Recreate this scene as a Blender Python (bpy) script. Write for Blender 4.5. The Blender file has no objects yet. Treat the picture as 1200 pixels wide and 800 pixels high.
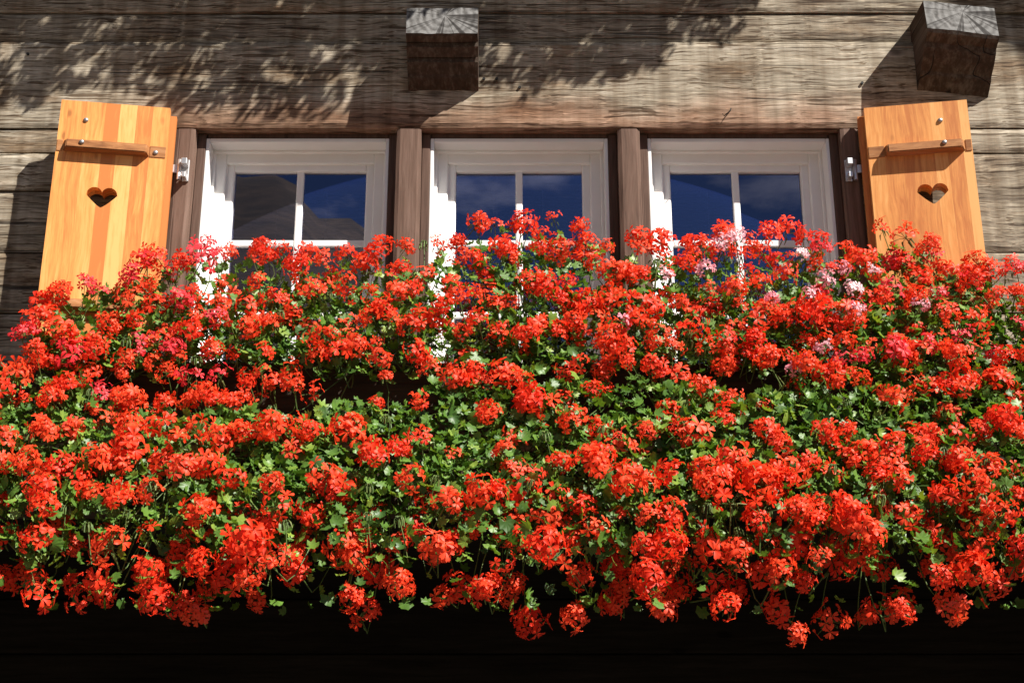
import bpy, bmesh, math, random
from mathutils import Vector, Matrix, noise
R = math.radians
rnd = random.Random(7)
sc = bpy.context.scene
EYE = 1.5                       # everything is laid out relative to eye height and lifted at the end
D = 4.0                         # camera to wall face (y = 0)
FPX, PITCH = 1500.0, R(18.0)    # focal length in px of the 1200 px wide photograph

# ------------------------------------------------------------------ camera
cd = bpy.data.cameras.new('camera'); cam = bpy.data.objects.new('camera', cd)
sc.collection.objects.link(cam); sc.camera = cam
cd.sensor_width = 36.0; cd.lens = 36.0 * FPX / 1200.0
cd.clip_start = 0.05; cd.clip_end = 3000
cam.location = (0, -D, EYE); cam.rotation_euler = (R(90) + PITCH, 0, 0)

# ------------------------------------------------------------------ sky and sun
SUN = Vector((1.32, -1.0, 1.70)).normalized()
EL = math.asin(SUN.z); ROT = math.atan2(SUN.x, SUN.y)
w = bpy.data.worlds.new('World'); sc.world = w; w.use_nodes = True
nt = w.node_tree; nt.nodes.clear()
out = nt.nodes.new('ShaderNodeOutputWorld'); bg = nt.nodes.new('ShaderNodeBackground')
sky = nt.nodes.new('ShaderNodeTexSky'); sky.sky_type = 'NISHITA'; sky.sun_disc = False
sky.sun_elevation = EL; sky.sun_rotation = ROT
sky.altitude = 2000; sky.air_density = 0.65; sky.dust_density = 0.0; sky.ozone_density = 3.0
tc = nt.nodes.new('ShaderNodeTexCoord'); nz = nt.nodes.new('ShaderNodeTexNoise')
nz.inputs['Scale'].default_value = 6.0; nz.inputs['Detail'].default_value = 8; nz.inputs['Roughness'].default_value = .6
mp = nt.nodes.new('ShaderNodeMapping'); mp.inputs['Scale'].default_value = (1, 1, 2.2); mp.inputs['Location'].default_value = (3.1, 1.7, .4)
cr = nt.nodes.new('ShaderNodeValToRGB'); cr.color_ramp.elements[0].position = .49; cr.color_ramp.elements[1].position = .68
mx = nt.nodes.new('ShaderNodeMixRGB'); mx.inputs[2].default_value = (7.5, 7.6, 8.0, 1)
cl = nt.nodes.new('ShaderNodeMath'); cl.operation = 'MULTIPLY'; cl.inputs[1].default_value = .85
L = nt.links.new
L(tc.outputs['Generated'], mp.inputs[0]); L(mp.outputs[0], nz.inputs['Vector']); L(nz.outputs['Fac'], cr.inputs[0])
L(cr.outputs[0], cl.inputs[0]); L(cl.outputs[0], mx.inputs[0]); L(sky.outputs[0], mx.inputs[1])
L(mx.outputs[0], bg.inputs[0]); bg.inputs[1].default_value = 0.05; L(bg.outputs[0], out.inputs[0])
sd = bpy.data.lights.new('sun', 'SUN'); sd.energy = 5.0; sd.angle = R(.5); sd.color = (1, .95, .87)
so = bpy.data.objects.new('sun', sd); sc.collection.objects.link(so)
so.location = (6, -6, 10); so.rotation_euler = SUN.to_track_quat('Z', 'Y').to_euler()
sc.view_settings.view_transform = 'Standard'; sc.view_settings.look = 'None'
sc.view_settings.exposure = 1.05; sc.view_settings.gamma = 1.0; sc.view_settings.use_curve_mapping = False
sc.cycles.max_bounces = 6; sc.cycles.transparent_max_bounces = 8

# ------------------------------------------------------------------ helpers
C = sc.collection
SIN, COS = math.sin(PITCH), math.cos(PITCH)
def at(px, py, y):
    """point of the place on the plane at depth y that lies on the photograph's ray through px, py"""
    u, v = (px - 600) / FPX, (400 - py) / FPX
    yc, zc = COS - v * SIN, SIN + v * COS
    t = (y + D) / yc
    return Vector((u * t, y, zc * t))
def props(o, label=None, cat=None, group=None, kind=None):
    for k, v in (('label', label), ('category', cat), ('group', group), ('kind', kind)):
        if v: o[k] = v
    return o
def empty(name, loc, parent=None):
    o = bpy.data.objects.new(name, None); C.objects.link(o); o.location = loc; o.empty_display_size = .1
    if parent:
        o.parent = parent; o.matrix_parent_inverse = wm(parent).inverted()
    return o
def wm(o):
    m = Matrix.LocRotScale(o.location, o.rotation_euler, o.scale)
    return (wm(o.parent) @ o.matrix_parent_inverse @ m) if o.parent else m
def obj(name, mesh, mat=None, parent=None, smooth=False):
    if isinstance(mesh, bmesh.types.BMesh):
        me = bpy.data.meshes.new(name); mesh.to_mesh(me); mesh.free()
    else: me = mesh
    if mat and not me.materials: me.materials.append(mat)
    if smooth:
        for p in me.polygons: p.use_smooth = True
    o = bpy.data.objects.new(name, me); C.objects.link(o)
    if parent:
        o.parent = parent; o.matrix_parent_inverse = wm(parent).inverted()
    return o
def pydata(name, V, F):
    me = bpy.data.meshes.new(name); me.from_pydata(V, [], F); me.update(); return me
def box_bm(x0, x1, y0, y1, z0, z1, bev=0.0, bm=None):
    own = bm is None
    b = bmesh.new()
    bmesh.ops.create_cube(b, size=1)
    for v in b.verts:
        v.co = Vector((x0 + (v.co.x + .5) * (x1 - x0), y0 + (v.co.y + .5) * (y1 - y0), z0 + (v.co.z + .5) * (z1 - z0)))
    if bev > 0:
        bmesh.ops.bevel(b, geom=b.edges[:], offset=bev, segments=2, affect='EDGES', profile=.5)
    if own: return b
    me = bpy.data.meshes.new('t'); b.to_mesh(me); b.free(); bm.from_mesh(me); bpy.data.meshes.remove(me)
    return bm
def tube(V, F, pts, r0, r1, n=4):
    """append a tapering tube through pts"""
    base = len(V); k = len(pts)
    for i, p in enumerate(pts):
        a = pts[max(0, i - 1)]; b = pts[min(k - 1, i + 1)]
        d = (b - a).normalized() if (b - a).length > 1e-6 else Vector((0, 0, 1))
        s = d.orthogonal().normalized(); t = d.cross(s)
        r = r0 + (r1 - r0) * i / max(1, k - 1)
        for j in range(n):
            A = 2 * math.pi * j / n
            V.append(tuple(p + s * math.cos(A) * r + t * math.sin(A) * r))
    for i in range(k - 1):
        for j in range(n):
            F.append((base + i * n + j, base + i * n + (j + 1) % n, base + (i + 1) * n + (j + 1) % n, base + (i + 1) * n + j))
def bez(a, b, c, d, n):
    o = []
    for i in range(n + 1):
        t = i / n; s = 1 - t
        o.append(a * s**3 + b * 3 * s * s * t + c * 3 * s * t * t + d * t**3)
    return o

# ------------------------------------------------------------------ materials
def new_mat(name):
    m = bpy.data.materials.new(name); m.use_nodes = True
    n = m.node_tree; p = n.nodes['Principled BSDF']
    return m, n, p
def N(nt, t, **kw):
    n = nt.nodes.new(t)
    for k, v in kw.items(): setattr(n, k, v)
    return n
def ramp(nt, stops):
    r = nt.nodes.new('ShaderNodeValToRGB'); e = r.color_ramp.elements
    while len(e) < len(stops): e.new(.5)
    for i, (p, c) in enumerate(stops):
        e[i].position = p; e[i].color = (*c, 1) if len(c) == 3 else c
    return r
def plain(name, col, rough=.6, spec=.4, metal=0, var=.0):
    m, n, p = new_mat(name)
    p.inputs['Base Color'].default_value = (*col, 1); p.inputs['Roughness'].default_value = rough
    p.inputs['Specular IOR Level'].default_value = spec; p.inputs['Metallic'].default_value = metal
    if var:
        t = N(n, 'ShaderNodeTexCoord'); z = N(n, 'ShaderNodeTexNoise'); z.inputs['Scale'].default_value = 14; z.inputs['Detail'].default_value = 6
        r = ramp(n, [(.3, tuple(c * (1 - var) for c in col)), (.7, tuple(min(1, c * (1 + var)) for c in col))])
        n.links.new(t.outputs['Object'], z.inputs['Vector']); n.links.new(z.outputs['Fac'], r.inputs[0]); n.links.new(r.outputs[0], p.inputs['Base Color'])
    return m
def wood(name, dark, mid, light, axis='x', grain=70, rough=.75, bump=.5, crack=.0, stain=None, knots=True, tone=.25, spec=.25, bdist=.004, warp=.035, kden=1.0, blotch=False, band=(.36, .5, .64)):
    """long-grained timber: streaks along axis, knots, drying cracks, tone per piece"""
    m, n, p = new_mat(name); l = n.links.new
    t = N(n, 'ShaderNodeTexCoord'); oi = N(n, 'ShaderNodeObjectInfo')
    off = N(n, 'ShaderNodeVectorMath', operation='SCALE'); off.inputs[0].default_value = (17.3, 9.1, 23.7); l(oi.outputs['Random'], off.inputs['Scale'])
    ad = N(n, 'ShaderNodeVectorMath', operation='ADD'); l(t.outputs['Object'], ad.inputs[0]); l(off.outputs[0], ad.inputs[1])
    # slow warp so that the grain waves round knots
    wz = N(n, 'ShaderNodeTexNoise'); wz.inputs['Scale'].default_value = 3.0; wz.inputs['Detail'].default_value = 3; l(ad.outputs[0], wz.inputs['Vector'])
    ws = N(n, 'ShaderNodeVectorMath', operation='SCALE'); ws.inputs['Scale'].default_value = warp
    wc = N(n, 'ShaderNodeVectorMath', operation='SUBTRACT'); wc.inputs[1].default_value = (.5, .5, .5); l(wz.outputs['Color'], wc.inputs[0]); l(wc.outputs[0], ws.inputs[0])
    wa = N(n, 'ShaderNodeVectorMath', operation='ADD'); l(ad.outputs[0], wa.inputs[0]); l(ws.outputs[0], wa.inputs[1])
    def streak(sc_long, sc_cross, detail):
        mpn = N(n, 'ShaderNodeMapping'); s = [sc_cross] * 3; s['xyz'.index(axis)] = sc_long
        mpn.inputs['Scale'].default_value = s; l(wa.outputs[0], mpn.inputs[0])
        z = N(n, 'ShaderNodeTexNoise'); z.inputs['Scale'].default_value = 1; z.inputs['Detail'].default_value = detail; z.inputs['Roughness'].default_value = .6
        l(mpn.outputs[0], z.inputs['Vector']); return z.outputs['Fac']
    s1 = streak(grain * .045, grain, 6); s2 = streak(1.6, grain * .16, 6); s3 = streak(grain * .16, grain * 2.4, 3)
    a = N(n, 'ShaderNodeMath', operation='MULTIPLY'); a.inputs[1].default_value = .45; l(s1, a.inputs[0])
    b = N(n, 'ShaderNodeMath', operation='MULTIPLY_ADD'); b.inputs[1].default_value = .35; l(s2, b.inputs[0]); l(a.outputs[0], b.inputs[2])
    c = N(n, 'ShaderNodeMath', operation='MULTIPLY_ADD'); c.inputs[1].default_value = .2; l(s3, c.inputs[0]); l(b.outputs[0], c.inputs[2])
    # tone of the piece
    d = N(n, 'ShaderNodeMath', operation='MULTIPLY_ADD'); d.inputs[1].default_value = tone; l(oi.outputs['Random'], d.inputs[0])
    e = N(n, 'ShaderNodeMath', operation='SUBTRACT'); e.inputs[1].default_value = tone / 2; l(c.outputs[0], d.inputs[2]); l(d.outputs[0], e.inputs[0])
    r = ramp(n, [(band[0], dark), (band[1], mid), (band[2], light)]); l(e.outputs[0], r.inputs[0])
    col = r.outputs[0]; h = c.outputs[0]
    if blotch:
        q1 = N(n, 'ShaderNodeMapping'); sb = [7.0] * 3; sb['xyz'.index(axis)] = 2.2; q1.inputs['Scale'].default_value = sb; l(wa.outputs[0], q1.inputs[0])
        q2 = N(n, 'ShaderNodeTexNoise'); q2.inputs['Scale'].default_value = 1; q2.inputs['Detail'].default_value = 6; q2.inputs['Roughness'].default_value = .65; l(q1.outputs[0], q2.inputs['Vector'])
        qr = ramp(n, [(.34, (.62, .50, .40)), (.48, (1, 1, 1)), (.62, (1.0, 1.0, 1.0)), (.74, (1.35, 1.36, 1.38))]); l(q2.outputs['Fac'], qr.inputs[0])
        qm = N(n, 'ShaderNodeMixRGB', blend_type='MULTIPLY'); qm.inputs[0].default_value = 1; l(col, qm.inputs[1]); l(qr.outputs[0], qm.inputs[2]); col = qm.outputs[0]
        # fine dark pores and lifted pale fibres, thin and sharp
        for lng, crs, lo, hi, c0, c1 in ((7, 230, .585, .63, (1, 1, 1), (.42, .36, .30)), (3.0, 95, .60, .635, (1, 1, 1), (.36, .30, .25)), (9, 300, .60, .66, (1, 1, 1), (1.5, 1.48, 1.45))):
            g1 = N(n, 'ShaderNodeMapping'); sg = [crs] * 3; sg['xyz'.index(axis)] = lng; g1.inputs['Scale'].default_value = sg; g1.inputs['Location'].default_value = (crs, lng, hi * 100); l(wa.outputs[0], g1.inputs[0])
            g2 = N(n, 'ShaderNodeTexNoise'); g2.inputs['Scale'].default_value = 1; g2.inputs['Detail'].default_value = 2; l(g1.outputs[0], g2.inputs['Vector'])
            gr = ramp(n, [(lo, c0), (hi, c1)]); l(g2.outputs['Fac'], gr.inputs[0])
            gm = N(n, 'ShaderNodeMixRGB', blend_type='MULTIPLY'); gm.inputs[0].default_value = 1; l(col, gm.inputs[1]); l(gr.outputs[0], gm.inputs[2]); col = gm.outputs[0]
        # rain-washed vertical streaks
        g1 = N(n, 'ShaderNodeMapping'); g1.inputs['Scale'].default_value = (22, 1, 1.1); l(t.outputs['Object'], g1.inputs[0])
        g2 = N(n, 'ShaderNodeTexNoise'); g2.inputs['Scale'].default_value = 1; g2.inputs['Detail'].default_value = 4; l(g1.outputs[0], g2.inputs['Vector'])
        gr = ramp(n, [(.36, (.78, .74, .70)), (.5, (1, 1, 1)), (.66, (1.22, 1.24, 1.26))]); l(g2.outputs['Fac'], gr.inputs[0])
        gm = N(n, 'ShaderNodeMixRGB', blend_type='MULTIPLY'); gm.inputs[0].default_value = 1; l(col, gm.inputs[1]); l(gr.outputs[0], gm.inputs[2]); col = gm.outputs[0]
    if crack:
        kmp0 = N(n, 'ShaderNodeMapping'); s0 = [grain * .20] * 3; s0['xyz'.index(axis)] = .22; kmp0.inputs['Scale'].default_value = s0; l(ad.outputs[0], kmp0.inputs[0])
        kz = N(n, 'ShaderNodeTexNoise'); kz.inputs['Scale'].default_value = 1; kz.inputs['Detail'].default_value = 1.5; kz.inputs['Roughness'].default_value = .35; l(kmp0.outputs[0], kz.inputs['Vector']); ks = kz.outputs['Fac']
        k1 = N(n, 'ShaderNodeMath', operation='SUBTRACT'); k1.inputs[1].default_value = .5; l(ks, k1.inputs[0])
        k2 = N(n, 'ShaderNodeMath', operation='ABSOLUTE'); l(k1.outputs[0], k2.inputs[0])
        kr = ramp(n, [(.0, (1, 1, 1)), (.013, (0, 0, 0))]); l(k2.outputs[0], kr.inputs[0])
        km = N(n, 'ShaderNodeTexNoise'); km.inputs['Scale'].default_value = 2.3; l(ad.outputs[0], km.inputs['Vector'])
        kk = ramp(n, [(.47, (0, 0, 0)), (.55, (1, 1, 1))]); l(km.outputs['Fac'], kk.inputs[0])
        kf = N(n, 'ShaderNodeMath', operation='MULTIPLY'); l(kr.outputs[0], kf.inputs[0]); l(kk.outputs[0], kf.inputs[1])
        kf2 = N(n, 'ShaderNodeMath', operation='MULTIPLY'); kf2.inputs[1].default_value = crack; l(kf.outputs[0], kf2.inputs[0])
        mxc = N(n, 'ShaderNodeMixRGB'); mxc.inputs[2].default_value = tuple(x * .25 for x in dark) + (1,); l(kf2.outputs[0], mxc.inputs[0]); l(col, mxc.inputs[1]); col = mxc.outputs[0]
        hs = N(n, 'ShaderNodeMath', operation='SUBTRACT'); l(h, hs.inputs[0]); l(kf2.outputs[0], hs.inputs[1]); h = hs.outputs[0]
    if knots:
        kmp = N(n, 'ShaderNodeMapping'); s = [5.2 * kden] * 3; s['xyz'.index(axis)] = 2.4 * kden; kmp.inputs['Scale'].default_value = s; l(wa.outputs[0], kmp.inputs[0])
        vo = N(n, 'ShaderNodeTexVoronoi'); vo.inputs['Scale'].default_value = 1; l(kmp.outputs[0], vo.inputs['Vector'])
        kr = ramp(n, [(.045, (1, 1, 1)), (.11, (0, 0, 0))]); l(vo.outputs['Distance'], kr.inputs[0])
        mk = N(n, 'ShaderNodeMixRGB'); mk.inputs[2].default_value = tuple(x * .5 for x in dark) + (1,)
        kd = N(n, 'ShaderNodeMath', operation='MULTIPLY'); kd.inputs[1].default_value = .75; l(kr.outputs[0], kd.inputs[0])
        l(kd.outputs[0], mk.inputs[0]); l(col, mk.inputs[1]); col = mk.outputs[0]
    if stain:
        # old red-brown paint rubbed on the timbers close round the windows (a colour of the wood itself)
        sx = N(n, 'ShaderNodeSeparateXYZ'); l(t.outputs['Object'], sx.inputs[0])
        nn = N(n, 'ShaderNodeTexNoise'); nn.inputs['Scale'].default_value = 5; nn.inputs['Detail'].default_value = 5; l(wa.outputs[0], nn.inputs['Vector'])
        zz = N(n, 'ShaderNodeMath', operation='MULTIPLY_ADD'); zz.inputs[1].default_value = .22; l(nn.outputs['Fac'], zz.inputs[0]); l(sx.outputs['Z'], zz.inputs[2])
        mr = N(n, 'ShaderNodeMapRange'); mr.inputs['From Min'].default_value = stain[1] + .06; mr.inputs['From Max'].default_value = stain[1] + .15
        mr.inputs['To Min'].default_value = .85; mr.inputs['To Max'].default_value = 0; l(zz.outputs[0], mr.inputs[0])
        ax = N(n, 'ShaderNodeMath', operation='ABSOLUTE'); l(sx.outputs['X'], ax.inputs[0])
        mr2 = N(n, 'ShaderNodeMapRange'); mr2.inputs['From Min'].default_value = 1.1; mr2.inputs['From Max'].default_value = 1.4
        mr2.inputs['To Min'].default_value = 1; mr2.inputs['To Max'].default_value = 0; l(ax.outputs[0], mr2.inputs[0])
        mu = N(n, 'ShaderNodeMath', operation='MULTIPLY'); l(mr.outputs[0], mu.inputs[0]); l(mr2.outputs[0], mu.inputs[1])
        tint = N(n, 'ShaderNodeMixRGB', blend_type='MULTIPLY'); tint.inputs[0].default_value = 1; tint.inputs[2].default_value = (*stain[0], 1); l(col, tint.inputs[1])
        ms = N(n, 'ShaderNodeMixRGB'); l(mu.outputs[0], ms.inputs[0]); l(col, ms.inputs[1]); l(tint.outputs[0], ms.inputs[2]); col = ms.outputs[0]
    l(col, p.inputs['Base Color']); p.inputs['Roughness'].default_value = rough; p.inputs['Specular IOR Level'].default_value = spec
    bp = N(n, 'ShaderNodeBump'); bp.inputs['Strength'].default_value = bump; bp.inputs['Distance'].default_value = bdist
    l(h, bp.inputs['Height']); l(bp.outputs[0], p.inputs['Normal'])
    return m

M = {}
M['wall'] = wood('weathered_timber', (.105, .081, .059), (.275, .232, .172), (.42, .368, .295), 'x', 120, .85, .55, 1.0, stain=((.84, .56, .46), 2.185), tone=.08, bdist=.005, blotch=True, warp=.05)
M['post'] = wood('brown_post_timber', (.075, .042, .029), (.125, .073, .052), (.18, .112, .085), 'z', 70, .8, .5, .5, tone=.1)
M['trim'] = wood('brown_trim_timber', (.06, .034, .024), (.10, .058, .042), (.14, .085, .064), 'z', 70, .8, .4, .3, knots=False, tone=.08)
M['beam_end'] = wood('shade_darkened_beam_timber', (.025, .016, .010), (.055, .036, .024), (.12, .10, .08), 'y', 55, .88, .9, 1.0, tone=.06)  # timber colour darkened to carry the shade of the beam undersides
M['shutter'] = wood('orange_larch', (.52, .175, .042), (.70, .29, .075), (.80, .41, .135), 'z', 90, .5, .22, .0, tone=.32, spec=.4, bdist=.0015, warp=.05, kden=1.9)
M['batten'] = wood('weathered_larch', (.20, .075, .024), (.36, .155, .055), (.48, .26, .13), 'x', 60, .7, .4, .3, tone=.1)
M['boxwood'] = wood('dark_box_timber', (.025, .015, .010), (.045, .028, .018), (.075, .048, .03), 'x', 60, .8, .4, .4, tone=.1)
M['dark_recess'] = wood('shade_black_recess_timber', (.008, .006, .005), (.014, .011, .008), (.022, .017, .013), 'x', 50, .9, .4, .3, tone=.1, spec=.05)  # near-black colour carries the deep shade under the flower boxes
M['white'] = plain('white_window_paint', (.80, .79, .77), .35, .4, var=.03)
M['blind'] = plain('grey_blind_slat', (.52, .49, .48), .5, .3)
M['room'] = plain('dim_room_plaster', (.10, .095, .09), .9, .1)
M['metal'] = plain('galvanised_steel', (.62, .62, .63), .42, .5, .75, .15)
M['bolt'] = plain('dull_bolt_steel', (.36, .35, .35), .45, .5, .8, .2)
M['iron'] = plain('black_bracket_iron', (.02, .02, .02), .6, .3, .5)
M['soil'] = plain('potting_soil', (.025, .017, .011), .95, .1, 0, .4)
M['roof'] = wood('roof_shingle_timber', (.05, .04, .03), (.10, .085, .065), (.16, .14, .11), 'y', 40, .9, .5, .3)
M['bark'] = wood('tree_bark', (.04, .03, .022), (.08, .06, .045), (.13, .10, .08), 'z', 30, .9, .8, .4, knots=False)

# end grain with rings for the cut faces of the beams
def endgrain(name, cx, cz):
    m, n, p = new_mat(name); l = n.links.new
    t = N(n, 'ShaderNodeTexCoord'); s = N(n, 'ShaderNodeVectorMath', operation='SUBTRACT'); s.inputs[1].default_value = (cx, 0, cz); l(t.outputs['Object'], s.inputs[0])
    mpn = N(n, 'ShaderNodeMapping'); mpn.inputs['Scale'].default_value = (1, 0, 1); l(s.outputs[0], mpn.inputs[0])
    wv = N(n, 'ShaderNodeTexWave', wave_type='RINGS', rings_direction='Y'); wv.inputs['Scale'].default_value = 13; wv.inputs['Distortion'].default_value = 4.5; wv.inputs['Detail'].default_value = 3; wv.inputs['Detail Scale'].default_value = 2
    l(mpn.outputs[0], wv.inputs['Vector'])
    nz = N(n, 'ShaderNodeTexNoise'); nz.inputs['Scale'].default_value = 40; nz.inputs['Detail'].default_value = 6; l(t.outputs['Object'], nz.inputs['Vector'])
    # radial splits
    sp = N(n, 'ShaderNodeSeparateXYZ'); l(s.outputs[0], sp.inputs[0]); an = N(n, 'ShaderNodeMath', operation='ARCTAN2'); l(sp.outputs['Z'], an.inputs[0]); l(sp.outputs['X'], an.inputs[1])
    cv = N(n, 'ShaderNodeCombineXYZ'); l(an.outputs[0], cv.inputs[0])
    n2 = N(n, 'ShaderNodeTexNoise'); n2.inputs['Scale'].default_value = 1.1; n2.inputs['Detail'].default_value = 3; l(cv.outputs[0], n2.inputs['Vector'])
    n3 = N(n, 'ShaderNodeMath', operation='SUBTRACT'); n3.inputs[1].default_value = .5; l(n2.outputs['Fac'], n3.inputs[0])
    n4 = N(n, 'ShaderNodeMath', operation='ABSOLUTE'); l(n3.outputs[0], n4.inputs[0])
    rr = ramp(n, [(0, (.15, .13, .12)), (.02, (1, 1, 1))]); l(n4.outputs[0], rr.inputs[0])
    a = N(n, 'ShaderNodeMath', operation='MULTIPLY_ADD'); a.inputs[1].default_value = .25; l(wv.outputs['Fac'], a.inputs[0])
    nn = N(n, 'ShaderNodeMath', operation='MULTIPLY'); nn.inputs[1].default_value = .8; l(nz.outputs['Fac'], nn.inputs[0]); l(nn.outputs[0], a.inputs[2])
    r = ramp(n, [(.28, (.06, .055, .05)), (.5, (.15, .145, .14)), (.75, (.22, .215, .21))]); l(a.outputs[0], r.inputs[0])
    mu = N(n, 'ShaderNodeMixRGB', blend_type='MULTIPLY'); mu.inputs[0].default_value = 1; l(r.outputs[0], mu.inputs[1]); l(rr.outputs[0], mu.inputs[2])
    l(mu.outputs[0], p.inputs['Base Color']); p.inputs['Roughness'].default_value = .9
    bp = N(n, 'ShaderNodeBump'); bp.inputs['Strength'].default_value = .7; bp.inputs['Distance'].default_value = .004; l(a.outputs[0], bp.inputs['Height']); l(bp.outputs[0], p.inputs['Normal'])
    return m

def glass():
    m = bpy.data.materials.new('sky_tinted_window_glass'); m.use_nodes = True; n = m.node_tree; n.nodes.clear(); l = n.links.new
    o = N(n, 'ShaderNodeOutputMaterial'); mix = N(n, 'ShaderNodeMixShader'); tr = N(n, 'ShaderNodeBsdfTransparent'); gl = N(n, 'ShaderNodeBsdfGlossy')
    tr.inputs[0].default_value = (.66, .67, .70, 1); gl.inputs[0].default_value = (.70, .72, 1.0, 1); gl.inputs['Roughness'].default_value = .0  # blue tint put into the reflection deepens the mirrored sky
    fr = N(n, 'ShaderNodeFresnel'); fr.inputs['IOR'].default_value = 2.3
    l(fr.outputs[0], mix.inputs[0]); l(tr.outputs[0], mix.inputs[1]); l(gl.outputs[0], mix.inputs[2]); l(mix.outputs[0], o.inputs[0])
    return m
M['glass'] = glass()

def leafmat(name, dark, light, yellow, trans=.25, rough=.44):
    m, n, p = new_mat(name); l = n.links.new
    oi = N(n, 'ShaderNodeObjectInfo'); t = N(n, 'ShaderNodeTexCoord'); geo = N(n, 'ShaderNodeNewGeometry')
    ri = N(n, 'ShaderNodeMath', operation='ADD'); l(geo.outputs['Random Per Island'], ri.inputs[0]); l(oi.outputs['Random'], ri.inputs[1])
    fr = N(n, 'ShaderNodeMath', operation='FRACT'); l(ri.outputs[0], fr.inputs[0])
    r = ramp(n, [(0, dark), (.75, light), (1, yellow)]); l(fr.outputs[0], r.inputs[0])
    nz = N(n, 'ShaderNodeTexNoise'); nz.inputs['Scale'].default_value = 60; l(t.outputs['Object'], nz.inputs['Vector'])
    rb = ramp(n, [(.3, (.75, .75, .75)), (.7, (1.15, 1.15, 1.1))]); l(nz.outputs['Fac'], rb.inputs[0])
    mu = N(n, 'ShaderNodeMixRGB', blend_type='MULTIPLY'); mu.inputs[0].default_value = 1; l(r.outputs[0], mu.inputs[1]); l(rb.outputs[0], mu.inputs[2])
    l(mu.outputs[0], p.inputs['Base Color']); p.inputs['Roughness'].default_value = rough; p.inputs['Specular IOR Level'].default_value = .38
    tl = N(n, 'ShaderNodeBsdfTranslucent'); mix = N(n, 'ShaderNodeMixShader'); mix.inputs[0].default_value = trans
    bc = N(n, 'ShaderNodeMixRGB', blend_type='MULTIPLY'); bc.inputs[0].default_value = 1; bc.inputs[2].default_value = (1.3, 1.25, .5, 1); l(mu.outputs[0], bc.inputs[1]); l(bc.outputs[0], tl.inputs[0])
    o = n.nodes['Material Output']; l(p.outputs[0], mix.inputs[1]); l(tl.outputs[0], mix.inputs[2]); l(mix.outputs[0], o.inputs[0])
    return m
M['leaf'] = leafmat('geranium_leaf', (.05, .12, .022), (.12, .235, .034), (.22, .31, .045), .3)
M['stalk'] = leafmat('geranium_stalk', (.07, .12, .03), (.11, .17, .04), (.17, .20, .06), .1, .5)
M['treeleaf'] = leafmat('tree_leaf', (.03, .06, .015), (.06, .11, .02), (.09, .14, .03), .25, .5)

def petal(name, stops, trans=.28):
    m, n, p = new_mat(name); l = n.links.new
    oi = N(n, 'ShaderNodeObjectInfo'); geo = N(n, 'ShaderNodeNewGeometry')
    a = N(n, 'ShaderNodeMath', operation='MULTIPLY'); a.inputs[1].default_value = .62; l(oi.outputs['Random'], a.inputs[0])
    b = N(n, 'ShaderNodeMath', operation='MULTIPLY_ADD'); b.inputs[1].default_value = .38; l(geo.outputs['Random Per Island'], b.inputs[0]); l(a.outputs[0], b.inputs[2])
    r = ramp(n, stops); l(b.outputs[0], r.inputs[0]); l(r.outputs[0], p.inputs['Base Color'])
    p.inputs['Roughness'].default_value = .5; p.inputs['Specular IOR Level'].default_value = .3
    tl = N(n, 'ShaderNodeBsdfTranslucent'); l(r.outputs[0], tl.inputs[0]); mix = N(n, 'ShaderNodeMixShader'); mix.inputs[0].default_value = trans
    o = n.nodes['Material Output']; l(p.outputs[0], mix.inputs[1]); l(tl.outputs[0], mix.inputs[2]); l(mix.outputs[0], o.inputs[0])
    return m
M['red'] = petal('scarlet_petal', [(0, (.76, .026, .010)), (.35, (.88, .052, .015)), (.75, (.90, .088, .024)), (1, (.90, .095, .062))], .36)
M['rose'] = petal('rose_red_petal', [(0, (.74, .020, .025)), (.6, (.82, .05, .065)), (1, (.84, .11, .13))], .33)
M['pink'] = petal('pale_pink_petal', [(0, (.86, .20, .27)), (.5, (.89, .46, .52)), (1, (.90, .76, .78))], .33)

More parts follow.
